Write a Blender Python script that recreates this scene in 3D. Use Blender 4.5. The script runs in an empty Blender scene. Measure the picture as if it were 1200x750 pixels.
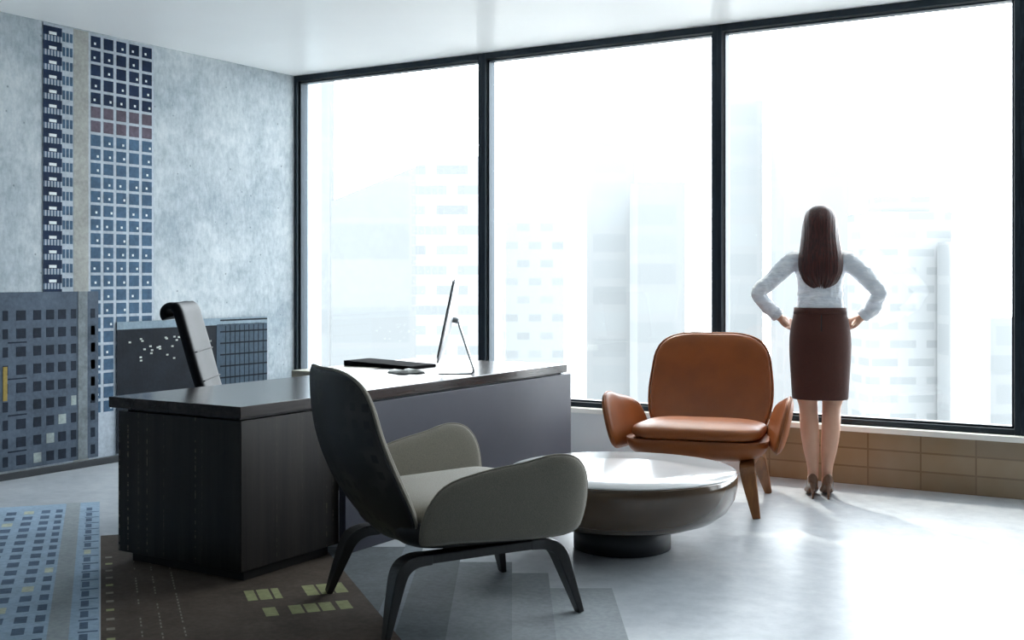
import bpy, math, random
from mathutils import Vector, Matrix
random.seed(7)
S = bpy.context.scene
COL = S.collection

# ------------------------------------------------------------------ camera, sky, sun, exposure
FPX, HZ = 1352.0, 327.0                       # focal length and horizon row of the 1200x750 frame
TH = math.radians(31.466)
FW = Vector((-math.sin(TH), math.cos(TH), 0)); RT = Vector((math.cos(TH), math.sin(TH), 0))
CAM = Vector((6.68, -7.425, 1.30))
cd = bpy.data.cameras.new('camera'); cam = bpy.data.objects.new('camera', cd); COL.objects.link(cam)
cam.location = CAM; cam.rotation_euler = (math.pi / 2, 0, TH)
cd.sensor_width = 36; cd.lens = 36 * FPX / 1200; cd.shift_y = -(375 - HZ) / 1200; cd.clip_end = 2000
S.camera = cam
S.view_settings.view_transform = 'Standard'; S.view_settings.look = 'None'
S.view_settings.gamma = 1; S.view_settings.exposure = 0; S.view_settings.use_curve_mapping = False
SKY = 11.5
wd = bpy.data.worlds.new('sky'); S.world = wd; wd.use_nodes = True
bg = wd.node_tree.nodes['Background']; bg.inputs[0].default_value = (0.925, 0.97, 1.0, 1); bg.inputs[1].default_value = SKY
sl = bpy.data.lights.new('sun', 'SUN'); sl.energy = 18.0; sl.color = (1.0, 0.92, 0.80); sl.angle = math.radians(2.5)
sun = bpy.data.objects.new('sun', sl); COL.objects.link(sun); sun.location = (-8, 10, 12)
sun.rotation_euler = Vector((0.66, -0.75, -1.1)).to_track_quat('-Z', 'Y').to_euler()
for k, x in enumerate((0.95, 2.85, 4.75, 6.65, 8.55)):        # portals only guide the sky light through the window bays
    pl = bpy.data.lights.new('portal', 'AREA'); pl.shape = 'RECTANGLE'; pl.size = 1.8; pl.size_y = 2.5
    pl.cycles.is_portal = True
    po = bpy.data.objects.new('portal', pl); COL.objects.link(po); po.location = (x, 0.16, 1.7); po.rotation_euler = (-math.pi / 2, 0, 0)

def ray(px, py, d):                            # point seen at (px, py), d metres in front of the camera
    p = CAM + FW * d + RT * ((px - 600) / FPX * d); p.z = CAM.z - (py - HZ) / FPX * d; return p
def onz(px, py, z=0.0): return ray(px, py, FPX * (CAM.z - z) / (py - HZ))
def onleft(px, py):                            # the same on the left wall (x = 0): (y, z)
    k = (px - 600) / FPX; p = ray(px, py, CAM.x / (math.sin(TH) - math.cos(TH) * k)); return p.y, p.z
def heading(cx, cy):                           # z rotation that turns local +Y to a direction given along (right, forward) of the view
    d = RT * cx + FW * cy; return math.atan2(-d.x, d.y)

# ------------------------------------------------------------------ materials
def lin(c): return tuple(((v / 255) / 12.92 if v / 255 <= .04045 else ((v / 255 + .055) / 1.055) ** 2.4) for v in c)
class NT:
    def __init__(s, name):
        s.m = bpy.data.materials.new(name); s.m.use_nodes = True; s.t = s.m.node_tree; s.b = s.t.nodes['Principled BSDF']
        s.out = s.t.nodes['Material Output']
    def n(s, typ, **kw):
        o = s.t.nodes.new('ShaderNode' + typ)
        for k, v in kw.items():
            if k.startswith('_'): setattr(o, k[1:], v)
            else:
                key = int(k[1:]) if k[0] == 'i' and k[1:].isdigit() else k
                o.inputs[key].default_value = v
        return o
    def l(s, a, b): s.t.links.new(a, b)
    def ramp(s, fac, stops):
        r = s.n('ValToRGB'); e = r.color_ramp.elements
        while len(e) < len(stops): e.new(0.5)
        for q, (p, c) in zip(e, stops): q.position = p; q.color = (*c, 1)
        s.l(fac, r.inputs[0]); return r.outputs[0]
    def coords(s, scale=(1, 1, 1), kind='Object', rot=(0, 0, 0)):
        c = s.n('TexCoord'); m = s.n('Mapping'); m.inputs['Scale'].default_value = scale; m.inputs['Rotation'].default_value = rot
        s.l(c.outputs[kind], m.inputs[0]); return m.outputs[0]
    def noise(s, vec, scale, detail=4, rough=.55):
        n = s.n('TexNoise', Scale=scale, Detail=detail, Roughness=rough); s.l(vec, n.inputs['Vector']); return n.outputs[0]
    def mix(s, fac, a, b, mode='MIX'):
        m = s.n('Mix', _data_type='RGBA', _blend_type=mode)
        for sock, v in ((m.inputs[0], fac), (m.inputs[6], a), (m.inputs[7], b)):
            if hasattr(v, 'links') or isinstance(v, bpy.types.NodeSocket): s.l(v, sock)
            elif isinstance(v, tuple): sock.default_value = (*v, 1)
            else: sock.default_value = v
        return m.outputs[2]
    def bump(s, h, strength, dist=.01):
        b = s.n('Bump', Strength=strength, Distance=dist); s.l(h, b.inputs['Height']); s.l(b.outputs[0], s.b.inputs['Normal'])
    def setp(s, **kw):
        for k, v in kw.items():
            i = s.b.inputs[k.replace('_', ' ')]
            if isinstance(v, bpy.types.NodeSocket): s.l(v, i)
            else: i.default_value = (*v, 1) if isinstance(v, tuple) and len(v) == 3 else v
        return s.m

def plain(name, c, rough=.5, metal=0., vary=.06, scale=6, bump=0., bscale=200, spec=.5, coat=0.):
    t = NT(name); v = t.coords(); c = lin(c)
    n = t.noise(v, scale)
    t.setp(Base_Color=t.ramp(n, [(.3, tuple(x * (1 - vary) for x in c)), (.7, tuple(min(1, x * (1 + vary)) for x in c))]), Roughness=rough, Metallic=metal, Coat_Weight=coat)
    t.b.inputs['Specular IOR Level'].default_value = spec
    if bump: t.bump(t.noise(v, bscale, 2), bump, .002)
    return t.m
def concrete(name, lo, hi, rough, scale=1.4, spots=True, spec=.5):
    t = NT(name); v = t.coords(kind='Object'); a = t.noise(v, scale, 8, .68); b = t.noise(v, scale * 9, 6, .7)
    c = t.ramp(a, [(.3, lin(lo)), (.7, lin(hi))])
    c = t.mix(.5, c, t.ramp(b, [(.32, (.36, .38, .40)), (.62, (.62, .62, .62))]), 'OVERLAY')
    st = t.noise(t.coords((22, 22, 9)), 1.6, 6, .75)
    if spots: c = t.mix(.4, c, t.ramp(st, [(.36, (.30, .31, .33)), (.60, (.60, .60, .60))]), 'OVERLAY')
    if spots:
        s = t.n('TexVoronoi', Scale=9); t.l(v, s.inputs['Vector'])
        c = t.mix(t.ramp(s.outputs[0], [(.04, (.75, .75, .75)), (.09, (0, 0, 0))]), c, lin((105, 115, 122)))
    t.setp(Base_Color=c, Roughness=rough); t.b.inputs['Specular IOR Level'].default_value = spec
    t.bump(b, .15, .004)
    return t.m
def wood(name, dark, light, axis='Z', rough=.3, scale=1., coat=.3):
    t = NT(name); sc = {'Z': (14, 14, .6), 'Y': (14, .6, 14), 'X': (.6, 14, 14)}[axis]
    v = t.coords(tuple(q * scale for q in sc)); a = t.noise(v, 1.2, 6, .65); b = t.noise(v, 5, 3, .5)
    c = t.ramp(a, [(.28, lin(dark)), (.72, lin(light))])
    c = t.mix(.35, c, t.ramp(b, [(.3, (.3, .3, .3)), (.7, (.7, .7, .7))]), 'OVERLAY')
    t.setp(Base_Color=c, Roughness=rough, Coat_Weight=coat, Coat_Roughness=.12); t.bump(b, .08, .002); return t.m
def leather(name, c, rough=.4):
    t = NT(name); v = t.coords(); c = lin(c); a = t.noise(v, 5, 5)
    s = t.n('TexVoronoi', Scale=260); t.l(v, s.inputs['Vector'])
    t.setp(Base_Color=t.ramp(a, [(.3, tuple(x * .8 for x in c)), (.7, tuple(x * 1.12 for x in c))]), Roughness=rough)
    t.bump(s.outputs[0], .25, .002); return t.m
def fabric(name, c, scale=420):
    t = NT(name); v = t.coords(); c = lin(c); a = t.noise(v, scale, 2)
    t.setp(Base_Color=t.ramp(a, [(.3, tuple(x * .68 for x in c)), (.7, tuple(min(1, x * 1.15) for x in c))]), Roughness=.92)
    t.b.inputs['Sheen Weight'].default_value = .25; t.bump(a, .5, .003); return t.m
def glass():
    t = NT('window_glass'); tr = t.n('BsdfTransparent'); tr.inputs[0].default_value = (.97, .99, 1, 1)
    gl = t.n('BsdfGlossy', Roughness=.02); fr = t.n('Fresnel', IOR=1.45); mx = t.n('MixShader')
    ns = t.noise(t.coords(), .7); sc = t.n('Math', _operation='MULTIPLY', i1=.8); t.l(fr.outputs[0], sc.inputs[0])
    t.l(sc.outputs[0], mx.inputs[0]); t.l(tr.outputs[0], mx.inputs[1]); t.l(gl.outputs[0], mx.inputs[2]); t.l(mx.outputs[0], t.out.inputs[0]); return t.m
def facade(name, base, band, cols, rows, off=.5, mort=.2):            # window grid of a far tower
    t = NT(name); c = t.n('TexCoord'); sp = t.n('SeparateXYZ'); t.l(c.outputs['Object'], sp.inputs[0])
    ad = t.n('Math', _operation='ADD'); t.l(sp.outputs[0], ad.inputs[0]); t.l(sp.outputs[1], ad.inputs[1])
    cb = t.n('CombineXYZ'); t.l(ad.outputs[0], cb.inputs[0]); t.l(sp.outputs[2], cb.inputs[1])
    br = t.n('TexBrick', Scale=1.0); br.offset = off; br.inputs['Mortar Size'].default_value = mort; br.inputs['Mortar Smooth'].default_value = 0
    br.inputs['Brick Width'].default_value = cols; br.inputs['Row Height'].default_value = rows
    br.inputs['Color1'].default_value = (*band, 1); br.inputs['Color2'].default_value = (*[x * 1.12 for x in band], 1); br.inputs['Mortar'].default_value = (*base, 1)
    t.l(cb.outputs[0], br.inputs['Vector']); t.setp(Base_Color=br.outputs[0], Roughness=.9); t.b.inputs['Specular IOR Level'].default_value = .1
    return t.m
def printed(name, c, amt=.35):                  # mottled tone for the superimposed city overlays
    t = NT(name); v = t.coords(kind='Object'); c = lin(c); a = t.noise(v, 5, 8, .7); b = t.noise(v, 40, 3)
    cc = t.ramp(a, [(.3, tuple(x * (1 - amt) for x in c)), (.7, tuple(min(1, x * (1 + amt)) for x in c))])
    t.setp(Base_Color=t.mix(.3, cc, t.ramp(b, [(.3, (.35, .35, .35)), (.7, (.65, .65, .65))]), 'OVERLAY'), Roughness=.7); t.b.inputs['Specular IOR Level'].default_value = .12; return t.m

M = {}
M['wall'] = concrete('pale_blue_grey_concrete', (142, 155, 163), (202, 209, 212), .8, spec=.2)
M['white_wall'] = plain('white_plaster', (225, 228, 230), .8, scale=2, vary=.03)
M['floor'] = concrete('polished_pale_concrete', (168, 174, 180), (190, 194, 198), .34, 1.0, False, .22)
M['ceiling'] = plain('white_satin_ceiling', (246, 248, 249), .35, scale=1.2, vary=.02, spec=.35)
M['frame'] = plain('blue_black_aluminium', (38, 48, 56), .4, .6)
M['sill'] = plain('white_sill', (240, 238, 232), .4, vary=.02)
M['dark_wall'] = plain('dark_grey_plaster', (92, 96, 100), .8, scale=2)
M['glass'] = glass()
M['base'] = plain('dark_skirting', (30, 36, 42), .5)
M['desk_wood'] = wood('dark_streaked_walnut', (6, 5, 5), (42, 36, 33), 'Z', .4, coat=0)
M['desk_wood'].node_tree.nodes['Principled BSDF'].inputs['Specular IOR Level'].default_value = .3
M['desk_top'] = wood('dark_glossy_walnut_top', (18, 16, 18), (58, 50, 50), 'Y', .2, coat=0)
M['desk_top'].node_tree.nodes['Principled BSDF'].inputs['Specular IOR Level'].default_value = .35
def city_streaks(m):                            # superimposed city lights painted into the veneer as broken thin pale lines
    t = NT.__new__(NT); t.m = m; t.t = m.node_tree; t.b = t.t.nodes['Principled BSDF']
    old = t.b.inputs['Base Color'].links[0].from_socket
    a = t.noise(t.coords((30, 30, .05)), 1.0, 2); b = t.noise(t.coords((9, 9, 60)), 1.0, 3)
    k = t.n('Math', _operation='MULTIPLY'); t.l(t.ramp(a, [(.62, (0, 0, 0)), (.66, (.75, .75, .75))]), k.inputs[0]); t.l(t.ramp(b, [(.5, (0, 0, 0)), (.6, (1, 1, 1))]), k.inputs[1])
    t.l(t.mix(k.outputs[0], old, lin((128, 116, 102))), t.b.inputs['Base Color'])
city_streaks(M['desk_wood'])
def facade_shell(name):                         # charcoal shell with a faint window pattern
    t = NT(name); c = t.n('TexCoord'); sp = t.n('SeparateXYZ'); t.l(c.outputs['Object'], sp.inputs[0])
    cb = t.n('CombineXYZ'); t.l(sp.outputs[0], cb.inputs[0]); t.l(sp.outputs[2], cb.inputs[1])
    b = t.n('TexBrick', Scale=1.0); b.offset = 0; b.inputs['Brick Width'].default_value = .06; b.inputs['Row Height'].default_value = .062
    b.inputs['Mortar Size'].default_value = .017; b.inputs['Color1'].default_value = (*lin((24, 24, 26)), 1); b.inputs['Color2'].default_value = (*lin((38, 37, 36)), 1); b.inputs['Mortar'].default_value = (*lin((62, 60, 56)), 1)
    t.l(cb.outputs[0], b.inputs['Vector']); n = t.noise(t.coords(), 3.5, 2)
    t.setp(Base_Color=t.mix(t.ramp(n, [(.44, (0, 0, 0)), (.56, (1, 1, 1))]), lin((34, 34, 35)), b.outputs[0]), Roughness=.5); return t.m
M['return'] = plain('pale_beige_laminate', (206, 200, 184), .35)
M['desk_panel'] = plain('slate_grey_lacquer', (66, 68, 80), .5, vary=.04, spec=.35)
M['plinth'] = plain('black_plinth', (14, 14, 15), .5)
M['black'] = plain('satin_black', (16, 17, 20), .4)
M['matte'] = plain('matte_black_board', (14, 14, 16), .95, spec=.1)
M['paper'] = plain('white_paper', (236, 236, 232), .8, vary=.02)
M['silver'] = plain('brushed_aluminium', (200, 203, 206), .3, .9)
M['screen'] = plain('black_screen_glass', (10, 11, 14), .1)

# ------------------------------------------------------------------ mesh kit
class MB:
    def __init__(s): s.v, s.f, s.mi = [], [], []
    def add(s, v, f, mi=0):
        o = len(s.v); s.v += [tuple(p) for p in v]; s.f += [tuple(i + o for i in q) for q in f]; s.mi += [mi] * len(f); return s
    def box(s, x0, x1, y0, y1, z0, z1, mi=0):
        v = [(x, y, z) for z in (z0, z1) for y in (y0, y1) for x in (x0, x1)]
        return s.add(v, [(0, 2, 3, 1), (4, 5, 7, 6), (0, 1, 5, 4), (2, 6, 7, 3), (0, 4, 6, 2), (1, 3, 7, 5)], mi)
    def loft(s, rings, cap=True, closed=True, mi=0):
        n = len(rings[0]); v = [p for r in rings for p in r]; f = []
        m = n if closed else n - 1
        for i in range(len(rings) - 1):
            for j in range(m): f.append((i * n + j, i * n + (j + 1) % n, (i + 1) * n + (j + 1) % n, (i + 1) * n + j))
        if cap and closed: f += [tuple(reversed(range(n))), tuple(range((len(rings) - 1) * n, len(rings) * n))]
        return s.add(v, f, mi)
    def ellipses(s, rows, n=24, cap=True, pw=2.0):   # rows: (cx, cy, z, a, b)
        R = []
        for cx, cy, z, a, b in rows:
            r = []
            for j in range(n):
                t = 2 * math.pi * j / n; c, q = math.cos(t), math.sin(t)
                r.append((cx + a * math.copysign(abs(c) ** (2 / pw), c), cy + b * math.copysign(abs(q) ** (2 / pw), q), z))
            R.append(r)
        return s.loft(R, cap)
    def lathe(s, prof, n=64, c=(0, 0)):
        return s.ellipses([(c[0], c[1], z, r, r) for r, z in prof], n)
    def tube(s, pts, rad, n=12, sub=4, flat=1.0, side=None, mi=0):
        P = curve(pts, sub); Rr = curve([(r, 0, 0) for r in (rad if hasattr(rad, '__len__') else [rad] * len(pts))], sub)
        rings = []; prev = None
        for i, p in enumerate(P):
            t = (P[min(i + 1, len(P) - 1)] - P[max(i - 1, 0)]).normalized()
            if side is not None: a = Vector(side)
            elif prev is None: a = Vector((0, 0, 1)) if abs(t.z) < .9 else Vector((1, 0, 0))
            else: a = prev
            a = (a - t * a.dot(t)).normalized(); prev = a; b = t.cross(a); r = Rr[i].x
            if n == 4: rings.append([p + a * r * x + b * r * flat * y for x, y in ((1, 1), (-1, 1), (-1, -1), (1, -1))])
            else: rings.append([p + a * r * math.cos(2 * math.pi * j / n) + b * r * flat * math.sin(2 * math.pi * j / n) for j in range(n)])
        return s.loft(rings, mi=mi)
    def ball(s, c, r, n=16):
        m = n // 2
        return s.ellipses([(c[0], c[1], c[2] + r[2] * math.sin(math.pi * (i / m - .5)), max(1e-4, r[0] * math.cos(math.pi * (i / m - .5))), max(1e-4, r[1] * math.cos(math.pi * (i / m - .5)))) for i in range(m + 1)], n)
    def pad(s, outline, hf, hb, fmap, rings=8, p=3.0):
        n = len(outline); cx = sum(q[0] for q in outline) / n; cy = sum(q[1] for q in outline) / n
        v, f = [], []
        def ring(k, h):
            o = len(v)
            for a, b in outline: v.append(fmap(cx + (a - cx) * k, cy + (b - cy) * k, h))
            return o
        edge = ring(1, 0)
        for sgn, H in ((1, hf), (-1, hb)):
            prev = edge
            for i in range(1, rings + 1):
                ph = math.pi / 2 * i / (rings + .6); o = ring(math.cos(ph) ** (2 / p), sgn * H * math.sin(ph) ** (2 / p))
                for j in range(n):
                    q = (prev + j, prev + (j + 1) % n, o + (j + 1) % n, o + j); f.append(q if sgn > 0 else q[::-1])
                prev = o
            c = len(v); v.append(fmap(cx, cy, sgn * H))
            for j in range(n):
                q = (prev + j, prev + (j + 1) % n, c); f.append(q if sgn > 0 else q[::-1])
        return s.add(v, f)
    def build(s, name, mat, parent=None, smooth=True, bevel=0, subsurf=0, remesh=0, solid=0, smoothit=0, noise=None):
        me = bpy.data.meshes.new(name); me.from_pydata([tuple(p) for p in s.v], [], s.f); me.update()
        o = bpy.data.objects.new(name, me); COL.objects.link(o)
        for m in (mat if isinstance(mat, (list, tuple)) else [mat]): me.materials.append(m)
        for p, k in zip(me.polygons, s.mi): p.use_smooth = smooth; p.material_index = k
        if parent: o.parent = parent
        if solid: d = o.modifiers.new('thickness', 'SOLIDIFY'); d.thickness = solid; d.offset = 0
        if remesh:
            d = o.modifiers.new('one_skin', 'REMESH'); d.mode = 'VOXEL'; d.voxel_size = remesh; d.use_smooth_shade = True
            d = o.modifiers.new('relax', 'SMOOTH'); d.iterations = smoothit or 4; d.factor = .5
        if subsurf: d = o.modifiers.new('round', 'SUBSURF'); d.levels = d.render_levels = subsurf
        if noise:
            tx = bpy.data.textures.new(name + '_folds', 'CLOUDS'); tx.noise_scale = noise[1]
            d = o.modifiers.new('folds', 'DISPLACE'); d.texture = tx; d.strength = noise[0]; d.texture_coords = 'LOCAL'
        if bevel:
            d = o.modifiers.new('edge', 'BEVEL'); d.width = bevel; d.segments = 3; d.limit_method = 'ANGLE'; d.harden_normals = False
        return o
def curve(pts, sub):
    P = [Vector(p) for p in pts]
    if sub <= 1 or len(P) < 3: return P
    out = []
    for i in range(len(P) - 1):
        a, b, c, d = P[max(i - 1, 0)], P[i], P[i + 1], P[min(i + 2, len(P) - 1)]
        for k in range(sub):
            t = k / sub
            out.append(.5 * (2 * b + (c - a) * t + (2 * a - 5 * b + 4 * c - d) * t * t + (3 * b - a - 3 * c + d) * t ** 3))
    return out + [P[-1]]
def loop(pts, sub=5):
    P = [Vector((*p, 0)) for p in pts]; n = len(P); out = []
    for i in range(n):
        a, b, c, d = P[i - 1], P[i], P[(i + 1) % n], P[(i + 2) % n]
        for k in range(sub):
            t = k / sub; q = .5 * (2 * b + (c - a) * t + (2 * a - 5 * b + 4 * c - d) * t * t + (3 * b - a - 3 * c + d) * t ** 3); out.append((q.x, q.y))
    return out
def rrect(x0, x1, y0, y1, r, n=6):
    out = []
    for cx, cy, a in ((x1 - r, y0 + r, -90), (x1 - r, y1 - r, 0), (x0 + r, y1 - r, 90), (x0 + r, y0 + r, 180)):
        for k in range(n + 1): t = math.radians(a + 90 * k / n); out.append((cx + r * math.cos(t), cy + r * math.sin(t)))
    return out
def thing(name, label, cat, loc=(0, 0, 0), rot=0, group=None):
    o = bpy.data.objects.new(name, None); COL.objects.link(o); o.location = loc; o.rotation_euler = (0, 0, rot); o.empty_display_size = .1
    return tag(o, label, cat, group)
def tag(o, label, cat, group=None):
    o['label'] = label; o['category'] = cat
    if group: o['group'] = group
    return o
def struct(o, label=None, cat=None):
    o['kind'] = 'structure'
    if label: o['label'] = label
    if cat: o['category'] = cat
    return o
def place(o, loc):                               # put a one-mesh thing's origin at loc (mesh is built round 0,0,0)
    o.location = loc; return o

# ------------------------------------------------------------------ the room
X1, Y0, H = 9.5, -10.0, 3.02
struct(MB().box(-.3, X1 + .3, Y0 - .3, .3, -.25, 0).build('floor', M['floor'], smooth=False), 'polished pale grey concrete floor of the office', 'floor')
struct(MB().box(-.3, X1 + .3, Y0 - .3, .3, H, H + .25).build('ceiling', M['ceiling'], smooth=False), 'plain white satin ceiling', 'ceiling')
struct(MB().box(-.3, 0, Y0 - .3, .3, 0, H).build('wall_left', M['wall'], smooth=False), 'pale blue grey concrete wall at the left', 'wall')
struct(MB().box(X1, X1 + .3, Y0 - .3, .3, 0, H).build('wall_right', M['dark_wall'], smooth=False), 'grey wall out of view at the right', 'wall')
struct(MB().box(-.3, X1 + .3, Y0 - .3, Y0, 0, H).build('wall_back', M['dark_wall'], smooth=False), 'grey wall behind the camera', 'wall')
struct(MB().box(0, .018, Y0, 0, 0, .045).build('baseboard_left', M['base'], smooth=False, bevel=.003), 'thin dark skirting along the concrete wall', 'baseboard')
# low wall under the windows: white up to the third bay, then bronze cladding with grooves and slot windows
def cladding():
    t = NT('bronze_cladding'); c = t.n('TexCoord'); sp = t.n('SeparateXYZ'); t.l(c.outputs['Object'], sp.inputs[0])
    cb = t.n('CombineXYZ'); t.l(sp.outputs[0], cb.inputs[0]); t.l(sp.outputs[2], cb.inputs[1])
    b = t.n('TexBrick', Scale=1.0); b.offset = 0; b.inputs['Brick Width'].default_value = .32; b.inputs['Row Height'].default_value = .115
    b.inputs['Mortar Size'].default_value = .006
    b.inputs['Color1'].default_value = (*lin((160, 140, 112)), 1); b.inputs['Color2'].default_value = (*lin((130, 112, 88)), 1); b.inputs['Mortar'].default_value = (*lin((92, 70, 50)), 1)
    t.l(cb.outputs[0], b.inputs['Vector']); n = t.noise(t.coords(), 1.5)
    t.setp(Base_Color=t.mix(.5, b.outputs[0], t.ramp(n, [(.35, lin((150, 118, 78))), (.65, lin((176, 160, 140)))])), Roughness=.45); return t.m
M['clad'] = cladding()
struct(MB().box(0, 4.0, -.06, .3, 0, .34).build('wall_under_window', M['white_wall'], smooth=False), 'low white wall below the windows behind the desk', 'wall')
struct(MB().box(4.0, X1, -.06, .3, 0, .34).build('wall_under_window', M['clad'], smooth=False), 'low bronze clad wall below the window by the woman', 'wall')
struct(MB().box(0, X1, -.12, .3, .34, .375).build('trim_1', M['sill'], smooth=False, bevel=.004), 'white window ledge along the glass wall', 'trim')
for k in range(5):                               # window bays, each with frame and pane
    xa, xb = k * 1.895, (k + 1) * 1.895
    w = bpy.data.objects.new(f'window_{k + 1}', None); COL.objects.link(w); w.location = (xa, 0, .375)
    struct(w, ('floor-to-ceiling window at the corner behind the monitor', 'middle floor-to-ceiling window behind the leather armchair', 'floor-to-ceiling window the woman looks out of',
               'window beyond the right edge of the picture', 'last window out of view')[k], 'window')
    fr = MB(); hh = H - .375; m = .033
    fr.box(0, m, -.05, .09, 0, hh).box(1.895 - m, 1.895, -.05, .09, 0, hh).box(m, 1.895 - m, -.05, .09, 0, .035).box(m, 1.895 - m, -.05, .09, hh - .045, hh)
    fr.build('window_frame', M['frame'], w, False, .004)
    ib = MB(); q = .018
    ib.box(m + .006, m + q, -.02, .05, .04, hh - .05).box(1.895 - m - q, 1.895 - m - .006, -.02, .05, .04, hh - .05).box(m + .006, 1.895 - m - .006, -.02, .05, hh - .062, hh - .051).box(m + .006, 1.895 - m - .006, -.02, .05, .036, .049)
    ib.build('glazing_bead', M['frame'], w, False)
    MB().box(m, 1.895 - m, .01, .018, .035, hh - .045).build('window_pane', M['glass'], w, False)

# ------------------------------------------------------------------ city outside
struct(MB().box(-400, 500, 12, 900, -60.5, -60).build('street_ground', plain('pale_city_ground', (150, 152, 152), .9, scale=.02), smooth=False), 'hazy pale ground far below the windows', 'ground')
def tower(px0, px1, ptop, d, rot, mat, label, depth=1.0, cap=None, slope=0):
    wpx = (px1 - px0) / FPX * d; p = ray((px0 + px1) / 2, HZ, d); ztop = CAM.z - (ptop - HZ) / FPX * d; z0 = -60
    t = thing('tower_building', label, 'building', (p.x, p.y, z0), TH + rot, 'pale towers outside the windows')
    w = wpx / (math.cos(rot) + depth * abs(math.sin(rot))); dp = w * depth; h = ztop - z0
    b = MB(); v = [(x, y, z) for z in (0, 1) for y in (-dp / 2, dp / 2) for x in (-w / 2, w / 2)]
    v = [(x, y, (h - (slope * w if (slope and x < 0) else 0)) if z else 0) for x, y, z in v]
    b.add(v, [(0, 2, 3, 1), (4, 5, 7, 6), (0, 1, 5, 4), (2, 6, 7, 3), (0, 4, 6, 2), (1, 3, 7, 5)]); b.build('facade', mat, t, False)
    if cap: MB().box(-w * .3, w * .3, -dp * .3, dp * .3, h, h + cap).build('roof_plant', mat, t, False)
    return t
fa = lambda n, a, b, c, r, o=0., m=.2: facade(n, tuple(a * .50 * q for q in (.95, .985, 1.0)), tuple(b * .505 * q for q in (.93, .98, 1.0)), c, r, o, m)
tower(352, 389, 92, 150, .0, fa('pale_blue_stripes', .265, .245, 30, 3.6), 'tall pale blue tower at the left edge of the corner window', 1.0)
tower(386, 496, 196, 120, .12, fa('pale_blue_glass', .262, .240, 40, 4.2, 0, .3), 'pale blue slant-roofed tower behind the monitor', .8, slope=.42)
tower(490, 566, 186, 100, -.05, fa('pale_brick_slots', .31, .20, 3.6, 1.7, .5, .45), 'pale tower with staggered slot windows beside the first mullion', .8)
tower(588, 660, 262, 130, .1, fa('pale_rows_a', .30, .245, 2.6, 2.0, .5, .6), 'low pale office block seen just right of the first mullion', .8)
tower(686, 742, 108, 170, 0, fa('pale_rows_b', .315, .285, 6, 3.8, 0, .6), 'tall slender pale tower in the middle window', .8)
tower(740, 800, 215, 160, .1, fa('pale_rows_c', .295, .272, 7, 4, 0, .6), 'faint white block right of the slender tower', .8)
tower(852, 890, 120, 140, 0, fa('pale_grid_a', .315, .29, 5, 3.6, 0, .5), 'narrow pale tower close to the second mullion', .9)
tower(911, 985, 84, 130, 0, fa('pale_grid_b', .285, .262, 3.2, 3.6, 0, .35), 'tall pale gridded tower directly above the woman', .9)
tower(1002, 1104, 250, 110, .08, fa('pale_grid_c', .30, .24, 3.5, 1.7, .5, .5), 'wide pale block right of the woman', .7, cap=1.5)
tower(1106, 1152, 284, 105, .0, fa('pale_grid_d', .295, .262, 3.4, 3.6, 0, .4), 'narrow pale grey tower between the wide block and the low white block', .9)
tower(1150, 1200, 372, 120, .0, fa('pale_grid_e', .295, .262, 8, 3, .5, .5), 'low white block at the far right of the window', .9)

# ------------------------------------------------------------------ superimposed city towers, laid flat on the concrete wall; no real mural
def wall_overlay(name, label, rects, mats, base, tops=()):
    (ya, yb, za, zb) = base; t = MB()
    t.box(0, .003, ya, yb, za, zb, 0)
    for (a, b, c, d, mi) in rects:
        a, b = max(a, ya), min(b, yb); c, d = max(c, za), min(d, zb)
        if b > a and d > c: t.box(.003, .0058 if mi in tops else .0045, a, b, c, d, mi)
    o = t.build(name, mats, None, False); o.location = (0, 0, 0); return tag(o, label, 'mural')
def wy(px): return onleft(px, 300)[0]
def wz(px, py): return onleft(px, py)[1]
NAVY = [printed('print_navy', (26, 42, 68)), printed('print_steel_blue', (66, 92, 116)), printed('print_plum', (92, 84, 96))]
R = []; rows = 27; za, zb = .0, H - .01
rh = (wz(140, 60) - wz(140, 340)) / 17.4
cy = [wy(p) for p in (104, 119, 134, 149, 164, 179)]
for r in range(40):
    zt = zb - .02 - r * rh
    if zt - rh < .3: break
    for c in range(5):
        w = cy[c + 1] - cy[c]; mi = 3 if r in (5, 6) else (1 if r < 5 else 2)
        R.append((cy[c] + w * .12, cy[c + 1] - w * .12, zt - rh * .80, zt, mi))
        if random.random() < .6 and mi != 3:
            yy = cy[c] + w * random.uniform(.3, .7); R.append((yy, yy + .016, zt - rh * .6, zt - rh * .6 + .016, 5))
    a, b = wy(72), wy(85)
    for k in range(3): R.append((a + (b - a) * (k + .15) / 3, a + (b - a) * (k + .85) / 3, zt - rh * .82, zt - .02, 2))
    a, b = wy(50), wy(72)
    R.append((a, b, zt - rh * .55, zt + rh * .05, 1)); R.append((a + (b - a) * .3, a + (b - a) * .7, zt - rh * .5, zt - rh * .3, 5))
    for k in range(6): R.append((a + (b - a) * (k + .1) / 6, a + (b - a) * (k + .5) / 6, zt - rh * .95, zt - rh * .55, 2))
R.append((wy(85.5), wy(103), za, zb, 4))
tw = wall_overlay('tower_overlay', 'tall pale tower with square blue windows superimposed over the concrete wall', R,
    [printed('print_pale', (176, 186, 196), .15)] + NAVY + [printed('print_warm_grey', (158, 160, 156), .2), printed('print_light', (225, 232, 232), .05)], (wy(50), wy(179.5), za + .05, zb), (5,))
R = []; ya, yb = wy(-60), wy(114); za, zb = .06, wz(50, 342); rh = .118
r = 0
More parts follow.
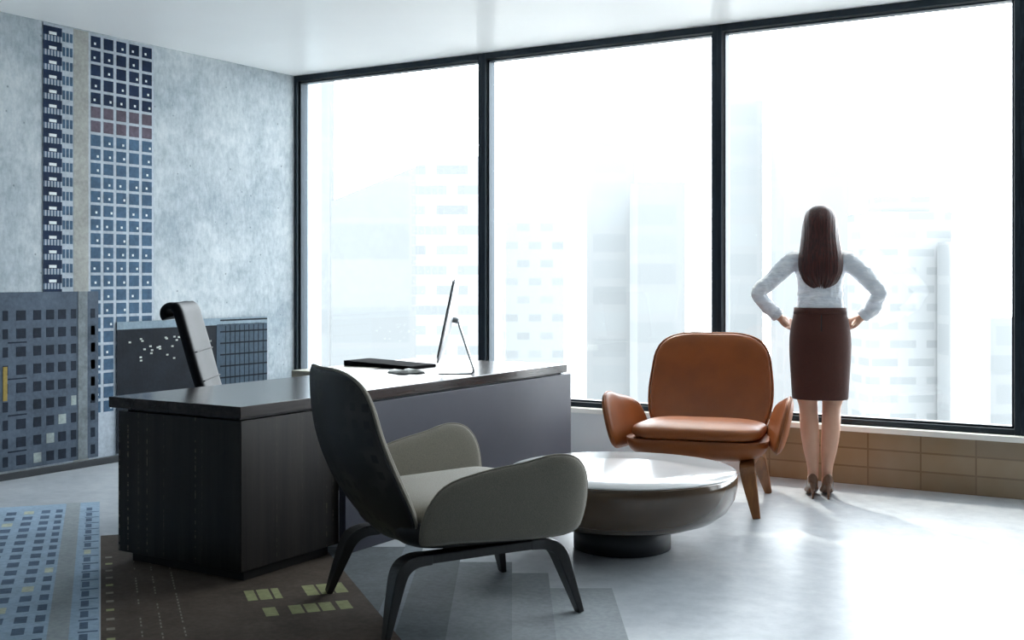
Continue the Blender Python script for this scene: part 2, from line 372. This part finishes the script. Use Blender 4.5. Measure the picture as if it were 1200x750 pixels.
while zb - .12 - r * rh > .1:
    zt = zb - .12 - r * rh
    for k, (p0, p1) in enumerate(((-50, -40), (-34, -22), (-16, -6), (2, 8), (18, 29), (38, 47), (53, 62), (67, 76), (82, 88), (105, 110))):
        R.append((wy(p0), wy(p1), zt - rh * .55, zt, 2 if (k + r) % 9 == 4 and r > 3 else 1))
    if r % 2: R.append((wy(8), wy(30), zt - rh * .8, zt - rh * .72, 1))
    r += 1
R.append((wy(2), wy(7), wz(4, 470), wz(4, 430), 3)); R.append((wy(90), wy(101), .06, zb, 4)); R.append((wy(96), wy(112), wz(100, 470), wz(100, 380), 5))
ap = wall_overlay('apartment_overlay', 'slate grey apartment block with small dark windows superimposed over the wall left of the desk', R,
    [printed('print_slate', (82, 94, 108), .25), printed('print_ink', (34, 42, 54)), printed('print_lit', (150, 160, 158)), printed('print_amber', (150, 130, 70)), printed('print_pillar', (118, 126, 130)), printed('print_dim', (74, 86, 100))], (ya, yb, za, zb), (3, 4))
ap.location.x = .0062
R = []; ya, yb = wy(135), wy(311); za, zb = .06, wz(222, 374)
R.append((wy(252), yb, za, zb - .05, 1)); R.append((ya, yb, zb - .055, zb, 2))
for k in range(12): R.append((wy(256), yb, za + .1 + k * .09, za + .112 + k * .09, 0))
for k in range(9): R.append((wy(262 + k * 5.5), wy(262.7 + k * 5.5), za, zb - .06, 0))
for k in range(26):
    yy = random.uniform(ya + .1, wy(245)); zz = random.uniform(.7, zb - .12); R.append((yy, yy + .02, zz, zz + .012, 3))
of = wall_overlay('office_block_overlay', 'dark navy office block superimposed over the wall behind the desk chair', R,
    [printed('print_midnight', (24, 30, 38), .3), printed('print_dusk', (62, 78, 92), .2), printed('print_mist', (128, 146, 158), .15), printed('print_spark', (190, 196, 190))], (ya, yb, za, zb), (0, 3))
of.location.x = .0144; ap.location.x = .0082; tw.location.x = .002

# ------------------------------------------------------------------ superimposed facade and added dark floor tones, laid flat around the desk
ax = onz(118, 700) - Vector((CAM.x, CAM.y, 0)); ax.normalize(); sx = Vector((ax.y, -ax.x, 0)); fo0 = Vector((CAM.x, CAM.y, 0))
def floor_overlay(name, label, rects, mats, loc=.0):
    t = MB()
    for (u0, u1, v0, v1, h, mi) in rects:
        q = [sx * u + ax * v for u, v in ((u0, v0), (u1, v0), (u1, v1), (u0, v1))]
        t.add(q + [p + Vector((0, 0, h)) for p in q], [(3, 2, 1, 0), (4, 5, 6, 7), (0, 1, 5, 4), (1, 2, 6, 5), (2, 3, 7, 6), (3, 0, 4, 7)], mi)
    o = t.build(name, mats, None, False); o.location = fo0 + Vector((0, 0, loc)); return tag(o, label, 'floor graphic')
R = [(-.80, -.005, 3.9, 7.15, .001, 0), (-.185, -.11, 3.9, 7.15, .0014, 4)]; k = 0; v = 3.95
while v < 7.05:
    for c, (a, b) in enumerate(((-.78, -.72), (-.68, -.62), (-.585, -.53), (-.49, -.44), (-.40, -.35), (-.31, -.265), (-.235, -.20), (-.075, -.045))):
        R.append((a, b, v, v + .085, .0017, 2 if (c * 3 + k * 5) % 13 == 3 else 1))
    R.append((-.78, -.60, v - .05, v - .035, .0017, 1)); R.append((-.08, -.01, v - .05, v - .035, .0017, 1)); k += 1; v += .155
floor_overlay('facade_floor_overlay', 'pale blue facade with rows of small windows superimposed over the floor left of the desk', R,
    [printed('floor_print_blue', (150, 172, 192), .15), printed('floor_print_window', (86, 104, 126), .2), printed('floor_print_lit', (190, 196, 176)), printed('x', (0, 0, 0)), printed('floor_print_band', (150, 158, 162), .1)])
R = [(0, 1.02, 3.6, 6.2, .001, 0)]  # added brown sheet that tones the floor down; no real floor graphic
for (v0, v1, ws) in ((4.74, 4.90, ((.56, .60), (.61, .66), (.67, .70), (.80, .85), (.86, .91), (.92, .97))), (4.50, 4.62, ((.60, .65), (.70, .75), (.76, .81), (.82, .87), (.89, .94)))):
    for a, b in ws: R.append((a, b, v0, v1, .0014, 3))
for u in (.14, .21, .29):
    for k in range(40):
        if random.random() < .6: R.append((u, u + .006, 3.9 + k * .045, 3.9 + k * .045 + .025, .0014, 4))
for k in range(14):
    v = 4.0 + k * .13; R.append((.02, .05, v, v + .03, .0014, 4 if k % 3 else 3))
floor_overlay('night_city_floor_tone', 'added dark brown city overlay with lit windows, toning down the floor in front of the desk', R,
    [printed('floor_tone_umber', (84, 74, 66), .3), printed('floor_tone_dark', (70, 62, 56), .2), printed('floor_tone_dark', (70, 62, 56), .2), printed('floor_print_lamp', (150, 152, 112), .2), printed('floor_print_dots', (134, 128, 118), .2)])

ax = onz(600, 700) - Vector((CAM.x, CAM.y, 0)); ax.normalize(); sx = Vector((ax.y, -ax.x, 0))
R = [(-.95, -.52, 3.6, 5.6, .0004, 0), (-.52, -.43, 3.6, 5.75, .0004, 1), (-.43, -.24, 3.6, 5.45, .0004, 0), (-.24, .0, 3.6, 5.3, .0004, 2), (.0, .16, 3.6, 5.1, .0004, 3), (.16, .42, 3.6, 4.85, .0004, 4)]  # added strips: the floor's dimming put into graded greys, paler to the right
floor_overlay('graded_floor_tone', 'added graded grey strips darkening the floor under the fabric lounge chair', R,
    [printed('floor_tone_steel', (104, 110, 114), .2), printed('floor_tone_mid', (124, 132, 138), .2), printed('floor_tone_grey', (124, 130, 134), .15), printed('floor_tone_pale', (138, 144, 148), .12), printed('floor_tone_faint', (152, 158, 162), .1)])

# ------------------------------------------------------------------ the desk
DX0, DX1, DY0, DY1, DZ = 2.33, 3.16, -3.87, -1.0, .76
c = ((DX0 + DX1) / 2, (DY0 + DY1) / 2)
def local(b, c):
    b.v = [(p[0] - c[0], p[1] - c[1], p[2]) for p in b.v]; return b
dk = thing('executive_desk', 'large dark walnut executive desk with slate front panel in front of the windows', 'desk', (c[0], c[1], 0))
top = MB().box(DX0, DX1, DY0, DY1, .71, DZ); local(top, c).build('tabletop', M['desk_top'], dk, False, .003)
ret = MB().box(2.0, DX0, -2.28, DY1, .71, DZ); local(ret, c).build('side_return', M['return'], dk, False, .003)
local(MB().box(DX0 + .03, DX1 - .025, DY0 + .03, -3.2, .05, .695), c).build('pedestal', M['desk_wood'], dk, False, .003)
local(MB().box(DX0 + .06, DX1 - .06, DY0 + .06, -3.24, .695, .71), c).build('shadow_gap', M['plinth'], dk, False)
local(MB().box(DX0 + .07, DX1 - .06, DY0 + .08, -3.24, 0, .05), c).build('plinth', M['plinth'], dk, False)
fp = local(MB().box(3.135, 3.175, -3.2, DY1 + .02, .0, .70), c).build('front_panel', M['desk_panel'], dk, False, .002); fp['label'] = 'slate grey lacquered front panel'
local(MB().box(DX0 + .05, 3.135, DY1 - .08, DY1 - .04, .0, .71), c).build('end_panel', M['desk_panel'], dk, False, .002)
local(MB().box(2.03, 2.07, -2.2, DY1 - .1, .0, .71), c).build('end_panel', M['desk_panel'], dk, False, .002)
local(MB().box(3.10, 3.135, -3.2, DY1 - .04, .66, .71), c).build('apron_rail', M['plinth'], dk, False)

# monitor, seen edge-on
p = onz(538, 437, DZ); mt = thing('computer_monitor', 'slim silver desktop monitor seen from the side on the desk', 'monitor', p, heading(-1, -.02) )
# local +Y is the way the screen faces
def prof(pts, half, th=None):
    b = MB(); b.loft([[Vector((-half, y, z)) for y, z in pts], [Vector((half, y, z)) for y, z in pts]]); return b
sd = prof([(.115, .0), (-.075, .0), (-.092, .012), (-.088, .03), (-.008, .275), (.0, .302), (.008, .300), (.002, .272), (-.078, .03), (-.078, .014), (-.07, .008), (.115, .006)], .095)
sd.build('stand', M['silver'], mt, False, .001)
tl = math.atan2(.095, .455)
def tilt(a, b, h): return Vector((a, .115 - math.sin(tl) * b + math.cos(tl) * h, .075 + math.cos(tl) * b + math.sin(tl) * h))
bd = MB().pad(rrect(-.32, .32, 0, .475, .015, 3), .006, .03, tilt, 6, 2.2); bd.build('monitor_housing', M['silver'], mt)
sc = MB(); sc.loft([[tilt(a, b, .0062) for a, b in rrect(-.312, .312, .012, .463, .008, 2)], [tilt(a, b, .0075) for a, b in rrect(-.312, .312, .012, .463, .008, 2)]]); sc.build('screen', M['screen'], mt, False)
MB().tube([tilt(0, .245, -.03), Vector((0, .0, .30))], .018, 10, 1).build('hinge', M['silver'], mt)

# things lying on the desk
b = MB(); L, D = .52, .26
b.add([(-L / 2, -D / 2, 0), (L / 2, -D / 2, 0), (L / 2, D / 2, 0), (-L / 2, D / 2, 0), (-L / 2, -D / 2, .034), (L / 2, -D / 2, .016), (L / 2, D / 2, .016), (-L / 2, D / 2, .034)],
      [(3, 2, 1, 0), (4, 5, 6, 7), (0, 1, 5, 4), (1, 2, 6, 5), (2, 3, 7, 6), (3, 0, 4, 7)])
q = onz(446, 432, DZ); fo = thing('document_folder', 'flat black document folder lying on the desk left of the monitor', 'folder', (2.30, -1.72, DZ))
b.build('cover', M['matte'], fo, False, .003)
MB().box(-.24, .245, -.115, .115, .006, .013).build('pages', M['paper'], fo, False)
q = onz(476, 437, DZ); nb = thing('open_notebook', 'small open notebook with dark cover on the desk beside the monitor stand', 'notebook', q, heading(-.5, .87))
for s in (-1, 1):
    pg = MB(); pr = [(0, .004), (.02, .017), (.045, .021), (.075, .013), (.085, .009)]
    pg.loft([[Vector((s * x, y, z)) for x, z in pr] + [Vector((s * x, y, .003)) for x, z in reversed(pr)] for y in (-.065, .065)]); pg.build('page_block', M['paper'], nb)
MB().box(-.09, .09, -.07, .07, 0, .003).build('cover', M['black'], nb, False)

# ------------------------------------------------------------------ desk chair
def desk_chair(loc, rot):
    t = thing('office_chair', 'black leather high-back office chair behind the desk', 'chair', loc, rot)
    lm = leather('black_leather', (22, 24, 28), .5); lm.node_tree.nodes['Principled BSDF'].inputs['Specular IOR Level'].default_value = .12
    W = .25
    cl = [(-.02, .52), (-.06, .62), (-.10, .75), (-.15, .93), (-.19, 1.07), (-.205, 1.12), (-.225, 1.145), (-.255, 1.152), (-.28, 1.135), (-.287, 1.105), (-.275, 1.08)]
    C2 = curve([(0, y, z) for y, z in cl], 5); rings = []
    for i, p in enumerate(C2):
        tt = (C2[min(i + 1, len(C2) - 1)] - C2[max(i - 1, 0)]).normalized(); n = Vector((0, tt.z, -tt.y)); th = .032 if i < len(C2) * .62 else .022
        f = i / (len(C2) - 1); w = W * (1 - .12 * max(0, f - .3)) * (.9 + .1 * min(1, f * 4))
        ring = []
        for a, h in ((-1, 0), (-.97, .7), (-.9, 1), (-.5, .85), (0, .75), (.5, .85), (.9, 1), (.97, .7), (1, 0), (.97, -.7), (.9, -1), (0, -1), (-.9, -1), (-.97, -.7)):
            ring.append(p + Vector((a * w, 0, 0)) + n * (h * th))
        rings.append(ring)
    MB().loft(rings).build('backrest', lm, t, subsurf=1)
    for zz in (.74, .90): 
        yy = -.10 - (zz - .75) * .27 + .034
        MB().tube([(-.225, yy, zz), (0, yy - .004, zz), (.225, yy, zz)], .0035, 8).build('stitched_seam', lm, t)
    MB().pad(rrect(-.25, .25, -.06, .42, .09), .05, .05, lambda a, b, h: Vector((a, b, .47 + h - .02 * ((b - .18) / .24) ** 2)), 8, 3).build('seat', lm, t)
    for s in (-1, 1):
        MB().tube([(s * .27, .02, .45), (s * .30, .02, .58), (s * .30, .05, .66), (s * .30, .2, .665), (s * .30, .27, .63)], .017, 8).build('armrest', M['black'], t)
    MB().tube([(0, -.03, .44), (0, -.09, .50), (0, -.12, .66)], .02, 8, side=(1, 0, 0)).build('back_bracket', M['silver'], t)
    MB().lathe([(.055, .38), (.055, .42), (.028, .415), (.028, .09), (.045, .085), (.045, .06)], 24).build('gas_column', M['silver'], t)
    for k in range(5):
        a = 2 * math.pi * k / 5 + .3; d = Vector((math.cos(a), math.sin(a), 0))
        lg = MB().tube([d * .02 + Vector((0, 0, .085)), d * .18 + Vector((0, 0, .08)), d * .30 + Vector((0, 0, .066))], [.026, .02, .016], 8).build('base_leg', M['silver'], t)
        e = d * .30; pp = Vector((-d.y, d.x, 0))
        cs = MB()
        for s in (-1, 1): cs.tube([e + pp * s * .008 + Vector((0, 0, .026)), e + pp * s * .026 + Vector((0, 0, .026))], .026, 16, 1)
        cs.build('caster', M['black'], lg)
    return t
d0 = 6.55; q = ray(262, HZ, d0); desk_chair((q.x, q.y, 0), heading(1, .06))

# ------------------------------------------------------------------ lounge chairs
def lounge(loc, rot, label, shell, pad, legm, seatm):
    t = thing('lounge_chair', label, 'armchair', loc, rot, 'rounded lounge armchairs by the coffee table')
    ol = [(0, 0), (.17, .01), (.30, .06), (.36, .17), (.378, .31), (.368, .45), (.345, .575), (.282, .658), (.165, .701), (0, .708)]
    ol = loop(ol + [(-a, b) for a, b in reversed(ol[1:-1])], 4)
    T = Vector((0, -.36, .933)); N = Vector((0, .933, .36))
    def bk(a, b, h): return Vector((a, -.265, .30)) + T * b + N * (h + .62 * a * a - .075 * math.sin(math.pi * min(1, b / .72))) 
    MB().pad(ol, .004, .018, bk, 9, 3.2).build('back_shell', shell, t)
    sm = [(a * .985, .35 + (b - .35) * .985) for a, b in ol]
    MB().pad(sm, .058, .0, lambda a, b, h: bk(a, b, h + .004), 9, 3.0).build('back_cushion', pad, t)
    pipe = [bk(a, b, .004) for a, b in ol]; MB().tube(pipe + pipe[:1], .0065, 8, 1).build('piping', seatm, t)
    ar = loop([(-.255, .345), (-.245, .45), (-.185, .545), (-.06, .592), (.1, .622), (.22, .648), (.312, .627), (.36, .545), (.362, .41), (.32, .345), (.15, .33), (-.1, .33), (-.22, .325)], 4)
    for s in (-1, 1):
        def am(y, z, h, s=s):
            f = (z - .3) / .36
            x = .40 + .115 * f - .03 * f * f + .19 * (y - .06) - .9 * max(0, y - .2) ** 2
            return Vector((s * (x - h), y, z))
        b = MB().pad(ar, .042, .036, am, 9, 2.6)
        if s < 0: b.f = [q[::-1] for q in b.f]
        b.build('armrest', pad, t)
        pipe = [am(y, z, 0) for y, z in ar]; MB().tube(pipe + pipe[:1], .005, 8, 1).build('piping', seatm, t)
    MB().pad(rrect(-.365, .365, -.27, .385, .13), .066, .055, lambda a, b, h: Vector((a, b, .425 + h + .02 * (b / .4) - .03 * max(0, b - .25) * 3)), 9, 2.8).build('seat_cushion', seatm, t)
    MB().pad(rrect(-.415, .415, -.30, .375, .16), .0, .13, lambda a, b, h: Vector((a * (.93 + .17 * b) * (1 + .3 * h), b, .40 + h)), 9, 3.4).build('seat_shell', shell, t)
    for s in (-1, 1):
        MB().tube([(s * .285, -.25, .262), (s * .28, 0, .268), (s * .285, .28, .275)], [.036, .036, .036], 4, 3, .5, side=(1, 0, 0)).build('leg_rail', legm, t, False, .006)
        for y, sg in ((-.25, -1), (.28, 1)):
            zt = .262 if sg < 0 else .275
            MB().tube([(s * .285, y - sg * .06, zt), (s * .287, y + sg * .01, zt - .004), (s * .295, y + sg * .06, zt - .035), (s * .315, y + sg * .092, zt * .55), (s * .35, y + sg * .135, .0)], [.036, .040, .043, .036, .021], 4, 5, .55, side=(1, 0, 0)).build('leg', legm, t, False, .005)
    return t
P4 = [onz(*q) for q in ((460, 748), (685, 718), (372, 697), (575, 670))]
cc = sum(P4, Vector((0, 0, 0))) / 4
dirv = (P4[1] - P4[0]) + (P4[3] - P4[2]); 
beige = fabric('beige_grey_tweed', (136, 130, 117))
lounge((cc.x, cc.y, 0), math.atan2(-dirv.x, dirv.y), 'beige fabric lounge chair with dark shell seen from behind, beside the desk', facade_shell('charcoal_shell'), beige, wood('black_stained_ash', (18, 18, 20), (40, 38, 38), 'Z', .4), beige)
E, Fp = onz(887, 608), onz(901, 577); fd = (E - Fp).normalized(); sd_ = Vector((-fd.y, fd.x, 0))
c2 = (E + Fp) / 2 + sd_ * -.35 if ((E + Fp) / 2 + sd_ * -.35 - ray(830, HZ, 6.6)).length < ((E + Fp) / 2 + sd_ * .35 - ray(830, HZ, 6.6)).length else (E + Fp) / 2 + sd_ * .35
tan = leather('cognac_leather', (150, 80, 28), .42)
lounge((c2.x, c2.y, 0), math.atan2(-fd.x, fd.y), 'cognac brown leather lounge chair facing the room in front of the windows', tan, tan, wood('warm_brown_wood', (110, 66, 34), (152, 98, 54), 'Z', .4), tan)

# ------------------------------------------------------------------ coffee table
q = onz(728, 641); q = ray(729, HZ, 5.6); ct = thing('coffee_table', 'round bowl-shaped coffee table with glossy white top between the armchairs', 'table', (q.x, q.y, 0))
MB().lathe([(.10, .115), (.26, .118), (.37, .130), (.45, .158), (.505, .20), (.538, .255), (.551, .315), (.553, .368), (.548, .374), (.54, .366), (.1, .366)], 96).build('bowl_body', plain('taupe_gloss_lacquer', (86, 68, 52), .14, coat=.5), ct)
MB().lathe([(.2, .3665), (.540, .3665), (.545, .370), (.547, .377), (.545, .381), (.3, .381), (.02, .381)], 96).build('tabletop', plain('white_gloss_lacquer', (238, 238, 238), .15, vary=.02, coat=.3), ct)
MB().lathe([(.225, 0), (.235, .004), (.235, .11), (.21, .122)], 64).build('base', plain('dark_grey_base', (52, 54, 58), .4), ct)

# ------------------------------------------------------------------ the woman at the window
def person(loc, rot):
    t = thing('person', 'woman in a pale blouse and dark brown skirt standing at the window, hands on hips', 'person', loc, rot)
    sk = NT('skin'); n = sk.noise(sk.coords(), 6); sk.setp(Base_Color=sk.ramp(n, [(.3, lin((206, 158, 132))), (.7, lin((224, 178, 152)))]), Roughness=.5)
    sk.b.inputs['Subsurface Weight'].default_value = .08; sk.b.inputs['Subsurface Radius'].default_value = (.02, .008, .005)
    b = MB()
    b.ellipses([(0, 0, 1.0, .15, .10), (0, 0, 1.10, .125, .085), (0, 0, 1.2, .11, .085), (0, .0, 1.30, .12, .09), (0, 0, 1.38, .13, .085), (0, 0, 1.43, .12, .07), (0, 0, 1.46, .07, .055), (0, .005, 1.49, .05, .05), (0, .012, 1.56, .047, .05)], 20)
    for s in (-1, 1):                                             # legs with feet pointing into the shoes
        b.tube([(s * .08, 0, 1.02), (s * .085, .0, .85), (s * .075, .01, .62), (s * .067, .012, .54), (s * .062, -.014, .42), (s * .052, -.008, .30), (s * .042, .004, .19), (s * .04, .008, .13)], [.085, .085, .066, .055, .055, .048, .034, .031], 16, 5)
        b.tube([(s * .04, -.01, .135), (s * .043, .06, .085), (s * .048, .13, .035), (s * .05, .175, .03)], [.031, .032, .026, .018], 12, 4, side=(1, 0, 0))
        E_ = .352 if s < 0 else .328
        b.tube([(s * .135, 0, 1.425), (s * .165, -.005, 1.415), (s * .26, -.03, 1.31), (s * (E_ - .01), -.05, 1.232), (s * (E_ - .012), -.04, 1.195), (s * .28, .005, 1.115), (s * .225, .03, 1.06)], [.036, .040, .036, .029, .028, .028, .022], 14, 5)
        # hand: palm on the hip, four fingers round the front, thumb behind
        b.tube([(s * .235, .025, 1.07), (s * .205, .045, 1.045), (s * .187, .08, 1.035)], [.021, .034, .036], 12, 4, flat=.5, side=(0, .1, 1))
        for k, (dz, ln) in enumerate(((.028, .062), (.009, .07), (-.010, .066), (-.028, .052))):
            x0, y0, z0 = s * .188, .078, 1.036 + dz
            b.tube([(x0, y0, z0), (s * .172, y0 + ln * .45, z0 - .008), (s * .148, y0 + ln * .8, z0 - .018), (s * .126, y0 + ln * 1.0, z0 - .026)], [.0095, .0090, .0082, .007], 8, 3)
        b.tube([(s * .208, .035, 1.05), (s * .190, .0, 1.035), (s * .180, -.03, 1.022)], [.012, .011, .008], 8, 3)
    # head and face
    b.ball((0, .02, 1.635), (.075, .092, .098), 24)
    b.ellipses([(0, .045, 1.52, .022, .03), (0, .042, 1.54, .042, .05), (0, .036, 1.58, .058, .066), (0, .03, 1.62, .066, .075)], 20)
    b.tube([(0, .108, 1.645), (0, .122, 1.618), (0, .130, 1.603), (0, .112, 1.597)], [.007, .009, .012, .008], 8, 3)
    b.tube([(-.022, .098, 1.572), (0, .110, 1.573), (.022, .098, 1.572)], [.004, .008, .004], 8, 3)
    for s in (-1, 1): b.ball((s * .077, .015, 1.625), (.009, .018, .03), 10)
    bd = b.build('body', sk.m, t, remesh=.0055, smoothit=3)
    # face details
    for s in (-1, 1):
        MB().ball((s * .029, .099, 1.640), (.012, .008, .007), 12).build('eye', plain('eye_white', (225, 222, 218), .2), bd)
    # blouse
    sh = NT('pale_blouse'); v = sh.coords(); n1 = sh.noise(sh.coords((3, 3, 9)), 4, 3); sh.setp(Base_Color=sh.ramp(n1, [(.3, lin((226, 232, 240))), (.7, lin((246, 248, 252)))]), Roughness=.8)
    sh.bump(n1, .6, .02); sh.b.inputs['Sheen Weight'].default_value = .2
    b = MB()
    b.ellipses([(0, 0, 1.085, .142, .105), (0, 0, 1.125, .140, .102), (0, 0, 1.18, .132, .098), (0, 0, 1.25, .128, .102), (0, .005, 1.31, .138, .112), (0, .002, 1.37, .148, .102), (0, 0, 1.42, .142, .085), (0, 0, 1.45, .105, .07), (0, .005, 1.478, .066, .062), (0, .008, 1.50, .056, .056)], 28)
    for s in (-1, 1):
        E_ = .352 if s < 0 else .328
        b.tube([(s * .11, 0, 1.415), (s * .155, -.005, 1.408), (s * .21, -.018, 1.365), (s * .27, -.032, 1.302), (s * (E_ - .012), -.05, 1.246), (s * (E_ + .016), -.056, 1.214), (s * (E_ - .012), -.04, 1.178), (s * .30, -.008, 1.132), (s * .258, .016, 1.092)], [.05, .058, .055, .051, .045, .036, .042, .044, .038], 18, 5)
    b.build('blouse', sh.m, t, remesh=.007, smoothit=3, noise=(.017, .05))
    for s in (-1, 1):
        MB().tube([(s * .272, .008, 1.106), (s * .246, .022, 1.08)], [.0415, .0405], 20, 1).build('cuff', sh.m, t)
    # skirt
    skm = fabric('dark_brown_suiting', (76, 36, 25), 300)
    b = MB(); b.ellipses([(0, 0, 1.128, .148, .110), (0, 0, 1.10, .153, .114), (0, 0, 1.05, .165, .122), (0, -.008, .98, .177, .132), (0, -.010, .92, .181, .134), (0, -.004, .82, .178, .126), (0, 0, .70, .170, .118), (0, 0, .60, .164, .113), (0, 0, .585, .163, .112), (0, 0, .586, .156, .105), (0, 0, .64, .158, .108)], 40)
    b.build('skirt', skm, t, subsurf=1)
    MB().ellipses([(0, 0, 1.094, .1555, .117), (0, 0, 1.131, .151, .113)], 40).build('waistband', skm, t)
    MB().box(-.0025, .0025, -.1345, -.128, .95, 1.09).build('zip', M['black'], t, False)
    # hair: crown over the skull, long sheet down the back, open at the face
    hm = NT('dark_auburn_hair'); hv = hm.coords((60, 60, 2.2)); hn = hm.noise(hv, 3, 4)
    hm.setp(Base_Color=hm.ramp(hn, [(.3, lin((30, 11, 9))), (.7, lin((84, 34, 26)))]), Roughness=.38); hm.bump(hn, .5, .004)
    rows = [(.012, 1.7375, .012, .014), (.010, 1.735, .032, .038), (.008, 1.722, .056, .068), (.004, 1.70, .076, .090), (.0, 1.665, .090, .104), (-.004, 1.62, .097, .104), (-.012, 1.57, .101, .098), (-.026, 1.52, .106, .090),
            (-.045, 1.47, .114, .078), (-.062, 1.42, .121, .070), (-.074, 1.37, .122, .062), (-.082, 1.33, .115, .052), (-.086, 1.30, .098, .044), (-.088, 1.275, .07, .034), (-.09, 1.258, .036, .02)]
    P = 64; rg = []
    for i, (yc, z, a, bb) in enumerate(rows):
        op = 0 if i < 4 else min(1.0, (i - 3) * .42)               # half-opening at the front, radians
        r = []
        for j in range(P):
            th = math.pi / 2 + op + (2 * math.pi - 2 * op) * j / (P - 1)
            w = 1 + .018 * math.sin(j * 2.3 + 1) * min(1, i / 6) + .012 * math.sin(j * .9)
            drop = (.018 * math.sin(j * 1.7) + .012 * math.sin(j * 3.1)) if i > 11 else 0
            r.append((a * w * math.cos(th), yc + bb * w * math.sin(th), z + drop))
        rg.append(r)
    hb = MB(); hb.loft(rg, False, False); hb.f.append(tuple(range(P)))
    hb.mi.append(0); hb.build('hair', hm.m, t, solid=.014, subsurf=1)
    # shoes
    sm = leather('taupe_patent_leather', (120, 86, 66), .25)
    for s in (-1, 1):
        so = MB(); R_ = []
        for y, zc, w, hgt in ((-.058, .118, .012, .030), (-.05, .116, .028, .036), (-.02, .104, .034, .034), (.02, .078, .034, .026), (.06, .05, .037, .026), (.10, .028, .044, .026), (.14, .02, .042, .0195), (.175, .0165, .028, .016), (.195, .014, .008, .011)):
            R_.append([Vector((s * .045 + w * math.cos(2 * math.pi * j / 16), y, zc + hgt * math.sin(2 * math.pi * j / 16))) for j in range(16)])
        so.loft(R_); ob = so.build('shoe', sm, t, subsurf=1)
        MB().tube([(s * .045, -.042, .095), (s * .045, -.05, .05), (s * .045, -.052, .0)], [.021, .010, .006], 12, 4).build('heel', sm, ob)
    return t
q = onz(961, 583); person((q.x, q.y, 0), heading(.2, .98))
